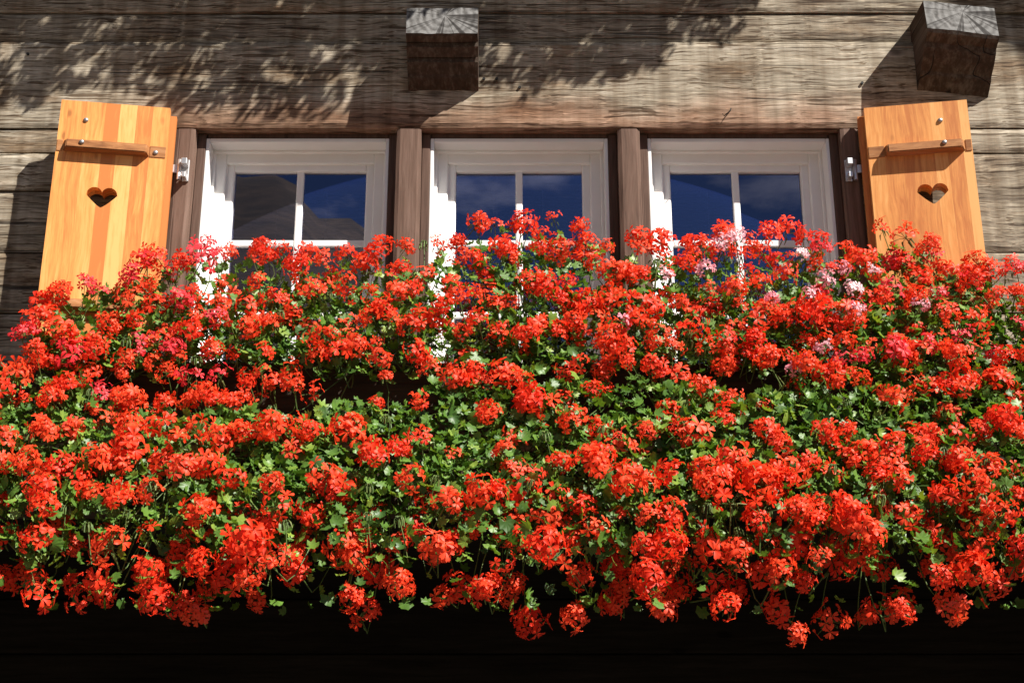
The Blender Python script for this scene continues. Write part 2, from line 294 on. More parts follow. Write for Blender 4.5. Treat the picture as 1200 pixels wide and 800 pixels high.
# ------------------------------------------------------------------ ground, hills
def ground_mat():
    m, n, p = new_mat('gravel_ground'); l = n.links.new
    t = N(n, 'ShaderNodeTexCoord'); z = N(n, 'ShaderNodeTexNoise'); z.inputs['Scale'].default_value = 1.5; z.inputs['Detail'].default_value = 8; l(t.outputs['Object'], z.inputs['Vector'])
    r = ramp(n, [(.3, (.075, .062, .05)), (.55, (.105, .09, .073)), (.75, (.14, .122, .10))]); l(z.outputs['Fac'], r.inputs[0]); l(r.outputs[0], p.inputs['Base Color'])
    p.inputs['Roughness'].default_value = .95; return m
me = pydata('ground', [(-900, -900, -1.5), (900, -900, -1.5), (900, 900, -1.5), (-900, 900, -1.5)], [(0, 1, 2, 3)])
props(obj('ground', me, ground_mat()), 'gravel yard ground in front of the house', 'ground', kind='structure')
def hills():
    """wooded valley side across from the house, high towards one end of the valley"""
    V, F = [], []; nth, nr = 240, 12
    for i in range(nth):
        a = 2 * math.pi * i / nth; dx, dy = math.sin(a), math.cos(a)
        # high shoulder to the back left of the viewer, low saddle to the right
        g = math.exp(-((((a - R(198) + math.pi) % (2 * math.pi)) - math.pi) / R(22)) ** 2)
        H = 80 + 14 * noise.noise((dx * 3, dy * 3, 2)) + 122 * g + 9 * noise.noise((dx * 22, dy * 22, 7))  # ring base raised all round to cut light from the low sky
        for j in range(nr):
            s = j / (nr - 1); rr = 170 + 260 * s
            hz = H * (s ** .8) * (1 + .05 * noise.noise((dx * rr * .03, dy * rr * .03, 5))) - 2
            V.append((dx * rr, dy * rr, hz))
    for i in range(nth):
        for j in range(nr - 1):
            a, b = i * nr + j, ((i + 1) % nth) * nr + j
            F.append((a, b, b + 1, a + 1))
    me = pydata('hills', V, F)
    m, n, p = new_mat('wooded_hillside'); l = n.links.new
    t = N(n, 'ShaderNodeTexCoord'); z = N(n, 'ShaderNodeTexNoise'); z.inputs['Scale'].default_value = .12; z.inputs['Detail'].default_value = 8; l(t.outputs['Object'], z.inputs['Vector'])
    r = ramp(n, [(.35, (.05, .038, .022)), (.6, (.11, .075, .04)), (.75, (.18, .12, .07))]); l(z.outputs['Fac'], r.inputs[0]); l(r.outputs[0], p.inputs['Base Color']); p.inputs['Roughness'].default_value = 1
    props(obj('hills', me, m, smooth=True), 'dark wooded hills across the valley', 'hill', kind='structure')
hills()

# ------------------------------------------------------------------ the house
house = empty('timber_chalet', (0, 0, -1.5))
props(house, 'weathered timber chalet wall with three white windows and heart shutters', 'house')
def timber(name, x0, x1, z0, z1, mat, y0=0.0, y1=.20, seed=0, nx=None, rough=.003, gap=.006, vertical=False):
    """a hewn timber: gridded front with long hollows, worn uneven edges"""
    z0 += gap / 2; z1 -= gap / 2
    W, H = x1 - x0, z1 - z0
    if vertical: nx = max(4, int(W / .012)); nzv = max(6, int(H / .05))
    else: nx = nx or max(8, int(W / .035)); nzv = max(5, int(H / .016))
    V, F = [], []
    for j in range(nzv + 1):
        for i in range(nx + 1):
            u, v = i / nx, j / nzv; x, z = x0 + u * W, z0 + v * H
            if vertical:
                e = min(u, 1 - u) * W; q = noise.noise((x * 9, seed * 3.1, z * 1.2))
            else:
                e = min(v, 1 - v) * H; q = noise.noise((x * 1.3, seed * 3.1, z * 11)) + .5 * noise.noise((x * 4, seed * 5.3, z * 26))
            wear = .002 + .003 * (1 + noise.noise((x * 6, seed, z * 6)))
            y = y0 + rough * q + (wear * max(0, 1 - e / .008) ** 2)
            if not vertical and j in (0, nzv): z += .0016 * noise.noise((x * 5, seed * 2.7, j))
            if vertical and i in (0, nx): x += .0012 * noise.noise((z * 7, seed * 2.7, i))
            V.append((x, y, z))
    nf = len(V); row = nx + 1
    for j in range(nzv):
        for i in range(nx):
            a = j * row + i; F.append((a, a + 1, a + 1 + row, a + row))
    # back rim and sides
    rim = [i for i in range(row)] + [j * row + nx for j in range(1, nzv + 1)] + [nzv * row + i for i in range(nx - 1, -1, -1)] + [j * row for j in range(nzv - 1, 0, -1)]
    b0 = len(V)
    for k in rim: V.append((V[k][0], y1, V[k][2]))
    for k in range(len(rim)):
        k2 = (k + 1) % len(rim); F.append((rim[k], b0 + k, b0 + k2, rim[k2]))
    F.append(tuple(range(b0, b0 + len(rim)))[::-1])
    return obj(name, pydata(name, V, F), mat, house)

XL, XR = -4.6, 4.6
WL, WR = -1.17, 1.20            # outer edges of the window frame posts
TOPZ = 2.079
zs = [2.079, 2.423, 2.541, 2.76, 2.99, 3.25, 3.52, 3.80]
for i in range(len(zs) - 1):
    timber('wall_timber', XL, XR, zs[i], zs[i + 1], M['wall'], y0=[.0, .010, .004, .008, .0, .006, .003][i], seed=i + 1)
for i, (a, b) in enumerate([(1.985, 2.079), (1.842, 1.985), (1.617, 1.842), (1.40, 1.617), (1.14, 1.40)]):
    timber('wall_timber', XL, WL, a, b, M['wall'], y0=[.004, .0, .006, .002, .005][i], seed=20 + i)
for i, (a, b) in enumerate([(1.985, 2.079), (1.617, 1.985), (1.40, 1.617), (1.14, 1.40)]):
    timber('wall_timber', WR, XR, a, b, M['wall'], y0=[.0015, .005, .0, .004][i], seed=30 + i)
for i, (a, b) in enumerate([(.93, 1.14), (.74, .93)]):
    timber('wall_timber', XL, XR, a, b, M['wall'], y0=[.003, .0][i], seed=40 + i)

# posts between the windows, each with set-back rebate strips
for i, (a, b) in enumerate([(WL, -1.10), (-.40, -.315), (.367, .444), (1.14, WR)]):
    timber('window_post', a, b, 1.14, TOPZ, M['post'], y0=.004, y1=.20, seed=50 + i, rough=.0015, gap=.002, vertical=True)
for a, b in [(-1.10, -1.07), (-.43, -.40), (-.315, -.285), (.335, .367), (.444, .474), (1.11, 1.14)]:
    obj('rebate_strip', box_bm(a + .0005, b - .0005, .042, .19, 1.14, TOPZ - .003, .003), M['trim'], house)
for a, b in [(-1.0995, -.4005), (-.3145, .3665), (.4445, 1.1395)]:
    obj('head_strip', box_bm(a + .031, b - .031, .052, .19, TOPZ - .016, TOPZ + .004, .003), M['trim'], house)

def window(x0, x1, i):
    ztop, zbot = TOPZ - .017, 1.17
    w = empty('window', ((x0 + x1) / 2, .12, zbot), house)
    # white lining of the reveal
    b = bmesh.new()
    box_bm(x0, x0 + .012, .046, .13, zbot, ztop, .002, b); box_bm(x1 - .012, x1, .046, .13, zbot, ztop, .002, b)
    box_bm(x0 + .0125, x1 - .0125, .046, .13, ztop - .014, ztop, .002, b)
    obj('reveal_lining', b, M['white'], w)
    def ring(name, xa, xb, za, zb, t, ya, yb, bev=.004, par=w, tb=None):
        b = bmesh.new(); tb = tb or t
        box_bm(xa, xa + t, ya, yb, za, zb, bev, b); box_bm(xb - t, xb, ya, yb, za, zb, bev, b)
        box_bm(xa + t - .002, xb - t + .002, ya + .0006, yb, zb - t, zb - .0006, bev, b); box_bm(xa + t - .002, xb - t + .002, ya + .0006, yb, za + .0006, za + tb, bev, b)
        return obj(name, b, M['white'], par)
    fx0, fx1 = x0 + .011, x1 - .011
    ring('frame_bead', fx0, fx1, zbot, ztop - .012, .012, .108, .125, .003)
    ring('frame', fx0 + .003, fx1 - .003, zbot + .004, ztop - .016, .045, .120, .19, .005, tb=.06)
    sx0, sx1, sz0, sz1 = fx0 + .040, fx1 - .040, zbot + .05, ztop - .050
    sash = ring('sash', sx0, sx1, sz0, sz1, .036, .134, .18, .006)
    gx0, gx1, gz0, gz1 = sx0 + .030, sx1 - .030, sz0 + .03, sz1 - .030
    zc = [1.705, 1.44]; xc = (gx0 + gx1) / 2
    obj('muntin', box_bm(xc - .0125, xc + .0125, .139, .163, gz0, gz1, .004), M['white'], sash)
    for z in zc:
        obj('muntin', box_bm(gx0, xc - .0122, .1405, .1625, z - .0125, z + .0125, .004), M['white'], sash)
        obj('muntin', box_bm(xc + .0122, gx1, .1405, .1625, z - .0125, z + .0125, .004), M['white'], sash)
    zz = [gz1] + zc + [gz0]
    for k in range(3):
        for (a, c) in ((gx0, xc), (xc, gx1)):
            # each pane sits at its own hair of an angle
            t1, t2 = rnd.uniform(-.0012, .0012), rnd.uniform(-.0008, .0008); y = .152
            V = [(a, y - t1 - t2, zz[k + 1]), (c, y + t1 - t2, zz[k + 1]), (c, y + t1 + t2, zz[k]), (a, y - t1 + t2, zz[k])]
            V += [(p, q + .004, r) for p, q, r in V]
            F = [(0, 1, 2, 3), (7, 6, 5, 4), (0, 4, 5, 1), (1, 5, 6, 2), (2, 6, 7, 3), (3, 7, 4, 0)]
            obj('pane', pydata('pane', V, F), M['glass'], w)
    # venetian blind behind the glass
    bl = empty('blind', (xc, .23, gz0), w)
    V, F = [], []
    z = sz1 - .075
    while z > sz0 + .02:
        for p in ((sx0 + .02, .222, z - .006), (sx1 - .02, .222, z - .006), (sx1 - .02, .240, z + .006), (sx0 + .02, .240, z + .006)): V.append(p)
        k = len(V); F.append((k - 4, k - 3, k - 2, k - 1)); z -= .0155
    def sub(name, mesh, mat):          # one level below the window
        o = obj(name, mesh, mat, w); return o
    bpy.data.objects.remove(bl)
    o = sub('blind', pydata('blind', V, F), M['blind']); o['kind'] = 'stuff'
    sub('blind_rail', box_bm(sx0 + .015, sx1 - .015, .215, .245, sz1 - .072, sz1 - .045, .003), M['blind'])
    for cx in (xc - .09, xc + .085):
        V, F = [], []; tube(V, F, [Vector((cx, .212, sz1 - .075)), Vector((cx, .212, sz0 + .25))], .0016, .0016, 5)
        sub('blind_cord', pydata('blind_cord', V, F), M['white'])
    obj('window_sill', box_bm(x0, x1, .02, .13, zbot - .03, zbot, .004), M['white'], w)
window(-1.07, -.43, 0); window(-.285, .335, 1); window(.474, 1.11, 2)

# room behind the windows, recess added below to stay black, gable roof above
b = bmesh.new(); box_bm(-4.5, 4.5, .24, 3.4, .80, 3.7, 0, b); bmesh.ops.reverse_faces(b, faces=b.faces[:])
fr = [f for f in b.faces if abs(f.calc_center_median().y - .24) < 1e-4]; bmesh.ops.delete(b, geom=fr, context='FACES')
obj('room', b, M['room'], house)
for i in range(8): obj('dark_recess_ceiling_board', box_bm(XL, XR, .006 + i * .25, .006 + i * .25 + .244, .69, .738, .004), M['dark_recess'], house)
for i in range(9): obj('dark_recess_wall_timber', box_bm(XL, XR, 1.9, 2.08, -1.5 + i * .2433, -1.5 + i * .2433 + .2393, .008), M['dark_recess'], house)
for x in (XL, XR - .2): obj('dark_recess_side_wall', box_bm(x, x + .2, .02, 1.9, -1.5, .69, .008), M['dark_recess'], house)
for sx in (-1, 1):
    xa, xb = (XL, -1e-3) if sx < 0 else (1e-3, XR)
    e = XL - .7 if sx < 0 else XR + .7
    za, zb = 6.1, 6.1 - (abs(e)) * .42
    V = [(0, -1.2, za), (e, -1.2, zb), (e, 4, zb), (0, 4, za)]; V += [(x, y, z + .12) for x, y, z in V]  # unseen eave drawn far out to keep sky light off the wall
    obj('roof_slope', pydata('roof_slope', V, [(0, 1, 2, 3), (7, 6, 5, 4), (0, 4, 5, 1), (1, 5, 6, 2), (2, 6, 7, 3), (3, 7, 4, 0)]), M['roof'], house)
obj('gable_wall', pydata('gable_wall', [(XL, .004, 3.802), (XR, .004, 3.802), (XR, .004, 4.16), (0, .004, 6.09), (XL, .004, 4.16), (XL, .2, 3.802), (XR, .2, 3.802), (XR, .2, 4.16), (0, .2, 6.09), (XL, .2, 4.16)], [(0, 1, 2, 3, 4), (9, 8, 7, 6, 5), (0, 5, 6, 1), (1, 6, 7, 2), (2, 7, 8, 3), (3, 8, 9, 4), (4, 9, 5, 0)]), M['wall'], house)

# ---- carved beam ends sticking out of the wall
def beam_end(x0, x1, ztop, prof, roll, seed, cut):
    """prof: (y, z) points of the lower profile from the front bottom edge back to the wall"""
    n = 14; V, F = [], []; side = []
    pts = [(prof[0][0] + cut, ztop)] + prof
    pts = pts + [(.05, prof[-1][1]), (.05, ztop)]
    for i in range(n + 1):
        x = x0 + (x1 - x0) * i / n
        for (y, z) in pts:
            q = noise.noise((x * 14, seed + y * 9, z * 9)) * .0035; q2 = noise.noise((x * 30, seed * 2 + y * 20, z * 20)) * .003
            V.append((x + q2 * .6, y + q, z + q2 + roll * (x - (x0 + x1) / 2)))
    k = len(pts)
    for i in range(n):
        for j in range(k):
            a = i * k + j; b2 = i * k + (j + 1) % k
            F.append((a, b2, b2 + k, a + k))
    F.append(tuple(range(k))); F.append(tuple(range(n * k, n * k + k))[::-1])
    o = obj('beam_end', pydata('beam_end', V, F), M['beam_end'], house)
    eg = endgrain('beam_end_grain', (x0 + x1) / 2 + .01, ztop - .03); o.data.materials.append(eg)
    for idx, p in enumerate(o.data.polygons):
        if idx < n * k and idx % k == 0: p.material_index = 1
    bmx = bmesh.new(); bmx.from_mesh(o.data); bmesh.ops.recalc_face_normals(bmx, faces=bmx.faces[:]); bmx.to_mesh(o.data); bmx.free()
    return o
zf = at(520, 40, -.155).z
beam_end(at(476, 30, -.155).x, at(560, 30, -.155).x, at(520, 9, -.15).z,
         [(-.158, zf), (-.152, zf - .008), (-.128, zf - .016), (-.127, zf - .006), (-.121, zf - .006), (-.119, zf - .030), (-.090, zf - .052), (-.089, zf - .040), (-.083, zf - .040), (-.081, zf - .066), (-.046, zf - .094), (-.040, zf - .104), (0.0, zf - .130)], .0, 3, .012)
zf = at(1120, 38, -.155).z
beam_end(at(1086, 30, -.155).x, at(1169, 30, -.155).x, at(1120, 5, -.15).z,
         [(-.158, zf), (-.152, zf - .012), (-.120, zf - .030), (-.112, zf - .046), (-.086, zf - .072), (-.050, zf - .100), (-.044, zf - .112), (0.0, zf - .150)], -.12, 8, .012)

# ---- small wire hook over the right-hand window
V, F = [], []
h = at(852, 138, 0)
tube(V, F, [h + Vector(p) for p in ((.012, .01, .026), (.012, -.018, .026), (.006, -.026, .012), (-.006, -.024, .002), (-.014, -.02, -.004), (-.018, -.018, .006))], .0022, .0018, 6)
obj('wire_hook', pydata('wire_hook', V, F), M['iron'], house, True)
# black stubs stand in for old holes in the lintel
for px, py in ((567, 93), (582, 93), (609, 103), (33, 64), (1010, 98)):
    p = at(px, py, 0); V, F = [], []
    tube(V, F, [p + Vector((0, .01, 0)), p + Vector((0, -.006, 0)), p + Vector((0, -.0065, 0))], .005, .005, 8); F.append(tuple(range(16, 24)))
    obj('hole_stub', pydata('hole_stub', V, F), M['iron'], house)

# ---- shutters
def heart(u):
    """upper and lower edge of the heart at u in -1..1 (None outside)"""
    if abs(u) >= 1: return None
    a = abs(u); c = .5
    top = .30 + .34 * math.sqrt(max(0, 1 - ((a - c) / .5) ** 2)) if a > 1e-6 else .30
    top = .10 + .55 * math.sqrt(max(0, 1 - ((a - .48) / .52) ** 2))
    bot = -.78 + .88 * a ** 1.25
    return (top, min(bot, top))
def shutter(side):
    """bifold shutter: front leaf of glued staves with battens and heart, rear leaf folded behind it. local x runs from hinge (0) outwards"""
    hx = -1.172 if side < 0 else 1.207
    Wd = .358 if side < 0 else .338
    z0, z1 = 1.235, 2.118
    ang = math.asin(.06 / Wd)
    root = empty('shutter', (hx, -.07, z0), house)
    root['label'] = 'orange larch shutter with cut-out heart ' + ('clear of the beam ends' if side < 0 else 'below a projecting beam end')
    T = Matrix.Translation((hx, -.07, 0)) @ Matrix.Rotation((ang if side < 0 else -ang), 4, 'Z')
    # local: +x outward for the right shutter, mirrored for the left one
    def P(x, y, z): return T @ Vector((x * side, y, z))
    def place(name, V, F, mat, smooth=False):
        V2 = [tuple(P(*v)) for v in V]
        me = pydata(name, V2, F)
        bm = bmesh.new(); bm.from_mesh(me); bmesh.ops.recalc_face_normals(bm, faces=bm.faces[:]); bm.to_mesh(me); bm.free()
        return obj(name, me, mat, root, smooth)
    def pbox(name, xa, xb, ya, yb, za, zb, mat, bev=.002):
        b = box_bm(xa, xb, ya, yb, za, zb, bev)
        for v in b.verts: v.co = P(*v.co)
        bmesh.ops.recalc_face_normals(b, faces=b.faces[:])
        return obj(name, b, mat, root)
    r = random.Random(11 + side)
    hc_x, hc_z, hw, hh = (.195 if side < 0 else .196), (1.772 if side < 0 else 1.785), .050, .051
    cuts = [0]
    while cuts[-1] < Wd - .075: cuts.append(cuts[-1] + r.uniform(.042, .066))
    cuts.append(Wd)
    def staves(name, cuts, ya, th, z0, z1):
     for a, b in zip(cuts[:-1], cuts[1:]):
         a2, b2 = a + .0001, b - .0001
         xs = {a2, b2}
         for k in range(-20, 21):
             x = hc_x + hw * k / 20
             if a2 < x < b2: xs.add(x)
         xs = sorted(xs); V, F = [], []
         def quad_prism(xl, xr, zl0, zr0, zl1, zr1):
             k = len(V)
             for y in (ya, ya + th):
                 V.extend([(xl, y, zl0), (xr, y, zr0), (xr, y, zr1), (xl, y, zl1)])
             F.extend([(k, k + 1, k + 2, k + 3), (k + 7, k + 6, k + 5, k + 4), (k, k + 4, k + 5, k + 1), (k + 3, k + 2, k + 6, k + 7)])
             return k
         first = True
         for xl, xr in zip(xs[:-1], xs[1:]):
             um = ((xl + xr) / 2 - hc_x) / hw
             ends = []
             if abs(um) < 1:
                 hl, hr = heart(max(-.9999, min(.9999, (xl - hc_x) / hw))), heart(max(-.9999, min(.9999, (xr - hc_x) / hw)))
                 quad_prism(xl, xr, z0, z0, hc_z + hl[1] * hh, hc_z + hr[1] * hh)
                 quad_prism(xl, xr, hc_z + hl[0] * hh, hc_z + hr[0] * hh, z1, z1)
             else:
                 quad_prism(xl, xr, z0, z0, z1, z1)
         # closed long edges
         for xe in (a2, b2):
             he = heart((xe - hc_x) / hw)
             for zl, zh in (((z0, hc_z + he[1] * hh), (hc_z + he[0] * hh, z1)) if he else ((z0, z1),)):
                 k = len(V); V.extend([(xe, ya, zl), (xe, ya, zh), (xe, ya + th, zh), (xe, ya + th, zl)]); F.append((k, k + 1, k + 2, k + 3))
         V2 = [tuple(P(*v)) for v in V]
         obj(name, pydata(name, V2, F), M['shutter'], root)
    staves('stave', cuts, 0, .030, z0, z1)
    # battens: tapered sliding bars with chamfered ends, let into a dovetail slot
    for zb in (1.927, 1.365):
        xa, xb = .055, Wd - .022; zt = zb + .043
        V = [(xa + .008, -.032, zb + .004), (xb - .014, -.032, zb + .004), (xb - .014, -.028, zt - .008), (xa + .008, -.028, zt - .008),
             (xa, .004, zb), (xb, .004, zb), (xb, .004, zt), (xa, .004, zt)]
        F = [(0, 1, 2, 3), (7, 6, 5, 4), (0, 4, 5, 1), (1, 5, 6, 2), (2, 6, 7, 3), (3, 7, 4, 0)]
        o = place('batten', V, F, M['batten'])
        bm = bmesh.new(); bm.from_mesh(o.data); bmesh.ops.bevel(bm, geom=bm.edges[:], offset=.003, segments=2, affect='EDGES'); bm.to_mesh(o.data); bm.free()
        pbox('batten_key', .002, xa - .001, -.0025, .02, zb + .001, zt - .001, M['batten'], .001)
        pbox('batten_key', xb + .001, Wd - .002, -.0025, .02, zb + .001, zt - .001, M['batten'], .001)
    def bolt(x, y, z, rad=.0085):
        V, F = [], []; c = P(x, y, z); nrm = (P(x, y - 1, z) - c)
        s = nrm.orthogonal().normalized(); t = nrm.cross(s)
        prof = [(1.0, 0), (1.0, .25), (.8, .55), (.45, .75)]
        for rr, hh2 in prof:
            for j in range(10):
                A = j * math.pi / 5; V.append(tuple(c + (s * math.cos(A) + t * math.sin(A)) * rr * rad + nrm * hh2 * rad))
        k = len(prof)
        for i in range(k - 1):
            for j in range(10): F.append((i * 10 + j, i * 10 + (j + 1) % 10, (i + 1) * 10 + (j + 1) % 10, (i + 1) * 10 + j))
        F.append(tuple(range((k - 1) * 10, k * 10)))
        obj('bolt', pydata('bolt', V, F), M['bolt'], root, True)
    bx = .272 if side < 0 else .245
    bolt(bx, 0, 2.048); bolt(bx, -.0305, 1.951)
    if side < 0: bolt(.035, -.002, 1.945)
    # rear leaf folded behind, a little nearer the hinge
    xr0 = -.020
    staves('rear_stave', [xr0, .045, .105, .165, .225, .28, .325], .036, .022, z0 + .004, z1 - .012)
    # hinge strap and pintle
    pbox('hinge_strap', -.055, .035, .0585, .0625, 1.905, 1.935, M['metal'], .001)
    hz = 1.92
    V, F = [], []; tube(V, F, [P(-.042, .05, hz - .045), P(-.042, .05, hz + .03)], .0075, .0075, 10); F.append(tuple(range(10, 20)))
    obj('hinge_pin', pydata('hinge_pin', V, F), M['metal'], root, True)
    xp = hx - side * .052
    b = box_bm(xp - .011, xp + .011, -.004, .004, 1.875, 1.955, .0015); obj('hinge_plate', b, M['metal'], root)
    b = box_bm(xp - .010, xp + .010, -.036, -.0045, 1.925, 1.948, .002); obj('hinge_arm', b, M['metal'], root)
    b = box_bm(xp - .007, xp + .007, -.030, -.0045, 1.880, 1.9, .002); obj('hinge_arm', b, M['metal'], root)
shutter(-1); shutter(1)

# ------------------------------------------------------------------ flower boxes
def flower_box(name, x0, x1, y0, y1, z0, z1, label, wally):
    e = empty(name, ((x0 + x1) / 2, (y0 + y1) / 2, z0)); props(e, label, 'flower box', 'flower boxes under the windows')
    t = .022
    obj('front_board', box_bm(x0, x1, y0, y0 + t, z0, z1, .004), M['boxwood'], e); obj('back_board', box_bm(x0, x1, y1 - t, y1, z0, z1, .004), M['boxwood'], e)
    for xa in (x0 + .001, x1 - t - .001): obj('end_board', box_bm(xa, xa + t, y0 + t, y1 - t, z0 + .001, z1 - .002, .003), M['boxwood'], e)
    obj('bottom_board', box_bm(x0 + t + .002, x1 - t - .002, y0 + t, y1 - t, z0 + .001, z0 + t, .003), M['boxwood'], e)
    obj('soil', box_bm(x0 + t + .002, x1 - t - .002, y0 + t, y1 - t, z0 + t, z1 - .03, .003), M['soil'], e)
    n = 5
    for i in range(n):
        x = x0 + .2 + (x1 - x0 - .4) * i / (n - 1); V, F = [], []
        b = bmesh.new(); box_bm(x - .015, x + .015, y0, wally, z0 - .009, z0 + .0005, .001, b); box_bm(x - .015, x + .015, wally - .008, wally, z0 - .009, z0 + .13, .001, b)
        obj('bracket', b, M['iron'], e)
    return e
BU = dict(x0=-1.62, x1=2.15, y0=-.25, y1=-.03, z0=.99, z1=1.15)
BL = dict(x0=-2.30, x1=2.30, y0=-.50, y1=-.30, z0=.66, z1=.80)
flower_box('flower_box', **BU, label='dark timber flower box right under the window sills', wally=.006)
flower_box('flower_box', **BL, label='dark timber flower box set lower and further out, buried in red geraniums', wally=.006)

# ------------------------------------------------------------------ geranium pieces (shared meshes)
def leaf_mesh(name, seed, detail=True):
    r = random.Random(seed); V, F = [], []
    ring = [(-158, .62), (-130, .86), (-105, .70), (-78, .98), (-54, .74), (-27, .98), (-13, .84), (0, 1.06), (13, .84), (27, .98), (54, .74), (78, .98), (105, .70), (130, .86), (158, .62)]
    V.append((0, 0, 0))
    cup = r.uniform(-.35, .45); wav = r.uniform(.08, .20)
    rings = (.55, 1.0) if detail else (1.0,)
    for q in rings:
        for i, (a, rad) in enumerate(ring):
            rr = rad * q * r.uniform(.92, 1.06); A = R(a + r.uniform(-4, 4))
            z = cup * rr * rr + (wav if i % 2 else -wav * .6) * q * q + .04 * r.uniform(-1, 1)
            V.append((math.sin(A) * rr, math.cos(A) * rr + .15, z))
    m = len(ring)
    for i in range(m - 1): F.append((0, 1 + i + 1, 1 + i))
    if detail:
        for i in range(m - 1): F.append((1 + i, 1 + i + 1, 1 + m + i + 1, 1 + m + i))
    pet = bez(Vector((0, 0, 0)), Vector((0, -.3, -.25)), Vector((r.uniform(-.3, .3), -.6, -.7)), Vector((r.uniform(-.3, .3), -.8, -1.3)), 3)
    if detail: tube(V, F, pet, .035, .05, 3)
    return V, F
LEAVES = []
for i in range(7):
    V, F = leaf_mesh('leaf', 100 + i); me = pydata('leaf', V, F); me.materials.append(M['leaf'])
    for p in me.polygons: p.use_smooth = True
    LEAVES.append(me)
SIMPLE = [leaf_mesh('l', 300 + i, False) for i in range(6)]

def frame(d, spin=0.0):
    d = d.normalized(); s = d.orthogonal().normalized(); s.rotate(Matrix.Rotation(spin, 3, d)); return s, d.cross(s), d
def add_petal(V, F, c, ex, ey, ez, ang, length, width, r):
    ca, sa = math.cos(ang), math.sin(ang); ux = ex * ca + ey * sa; uy = -ex * sa + ey * ca
    rows = [(.06, .10, .0), (.42, .62, .10), (.78, 1.0, .10), (1.0, .62, r.uniform(-.14, .08))]
    k = len(V); lift = r.uniform(-.05, .22); side = r.uniform(-.1, .1)
    for t, wd, h in rows:
        for q in (-1, 0, 1):
            hh = h + lift * t - (.0 if q else .07 * wd) + side * q * wd * .5
            notch = -.09 if (q == 0 and t == 1.0) else 0
            V.append(tuple(c + ux * (t + notch) * length + uy * q * wd * width * .5 + ez * hh * length))
    for i in range(3):
        for j in range(2):
            a = k + i * 3 + j; F.append((a, a + 1, a + 4, a + 3))
def head_mesh(seed, n, spread, mat, tag):
    """umbel of five-petalled florets: two narrow upper petals, three broader lower ones; stalk, pedicels, buds apart"""
    r = random.Random(seed); V, F = [], []; V2, F2 = [], []
    base = Vector((0, 0, 0)); dirs = []; lop = r.uniform(0, 6.28); lopq = r.uniform(0, .75)
    for i in range(n):
        f = (i + .5) / n; pol = math.acos(1 - f * (1 - math.cos(spread))) + r.uniform(-.12, .12); az = i * 2.39996 + r.uniform(-.3, .3)
        if math.cos(az - lop) * math.sin(pol) > .35 and r.random() < lopq: continue
        dirs.append(Vector((math.sin(pol) * math.cos(az), math.sin(pol) * math.sin(az), math.cos(pol))))
    for d in dirs:
        ln = r.uniform(.022, .044); tip = d * ln + Vector((0, 0, r.uniform(-.004, .010)))
        tube(V2, F2, [base, tip * .5 + Vector((0, 0, .003)), tip], .0008, .0010, 3)
        fd = (d + Vector((r.uniform(-.5, .5), r.uniform(-.5, .5), r.uniform(-.5, .35)))).normalized()
        ez = fd; up = Vector((r.uniform(-.5, .5), r.uniform(-.5, .5), 1.2)); ey = (up - ez * up.dot(ez))
        ey = ey.normalized() if ey.length > .05 else ez.orthogonal().normalized(); ex = ey.cross(ez)
        size = r.uniform(.0165, .0215)
        for a, wd, ls in ((64, .46, 1.10), (116, .46, 1.10), (208, .54, .95), (270, .58, 1.0), (332, .54, .95)):
            add_petal(V, F, tip, ex, ey, ez, R(a + r.uniform(-9, 9)), size * ls * r.uniform(.9, 1.08), size * wd * r.uniform(.9, 1.1), r)
    for i in range(r.randint(2, 5)):        # drooping buds under the umbel
        az = r.uniform(0, 6.28); d = Vector((math.cos(az), math.sin(az), r.uniform(-.9, .1))).normalized(); p0 = d * .016; p1 = d * .021 + Vector((0, 0, -.006)); 
        tube(V2, F2, [base, p0], .0007, .0008, 3); tube(V2, F2, [p0, p0 * .5 + p1 * .5, p1 + Vector((0, 0, -.006)), p1 + Vector((0, 0, -.012))], .0030, .0006, 5)
    bend = Vector((r.uniform(-.02, .02), r.uniform(-.02, .02), 0))
    tube(V2, F2, [base + Vector((0, 0, .001)), bend * .4 + Vector((0, 0, -.04)), bend + Vector((0, 0, -.085))], .0015, .0017, 4)
    me = pydata('flower_head', V, F); me.materials.append(M[mat])
    for p in me.polygons: p.use_smooth = True
    ms = pydata('flower_stalk', V2, F2); ms.materials.append(M['stalk'])
    return me, ms, bend + Vector((0, 0, -.085))
HEADS = {'red': [head_mesh(500 + i, [15, 18, 12, 20, 9, 16, 14, 22, 7, 17, 13, 11, 5, 19, 6, 10, 8, 14][i], R([88, 100, 80, 105, 84, 95, 98, 104, 75, 92, 112, 86, 70, 96, 90, 105, 95, 80][i]), 'red', 0) for i in range(18)]}
HEADS['full'] = [head_mesh(560 + i, [22, 26, 19, 24, 17, 21][i], R([84, 92, 78, 96, 88, 82][i]), 'red', 0) for i in range(6)]
HEADS['rose'] = [head_mesh(600 + i, [12, 8, 15][i], R(85), 'rose', 0) for i in range(3)]
HEADS['pink'] = [head_mesh(650 + i, [11, 7, 14][i], R(85), 'pink', 0) for i in range(3)]
def bud_mesh(seed):
    r = random.Random(seed); V, F = [], []
    tube(V, F, [Vector((0, 0, 0)), Vector((r.uniform(-.01, .01), 0, -.05)), Vector((r.uniform(-.02, .02), 0, -.10))], .0013, .0017, 4)
    for i in range(8):
        az = i * .785 + r.uniform(-.3, .3); d = Vector((math.cos(az), math.sin(az), 0)); p = d * .007 + Vector((0, 0, .004))
        q = d * r.uniform(.009, .014) + Vector((0, 0, r.uniform(-.016, -.008)))
        tube(V, F, [Vector((0, 0, 0)), p, (p + q) * .5 + d * .002, q, q + Vector((0, 0, -.006))], .0016, .0024, 4)
    me = pydata('bud_cluster', V, F); me.materials.append(M['stalk'])
    for p_ in me.polygons: p_.use_smooth = True
    return me
BUDS = [bud_mesh(700 + i) for i in range(4)]

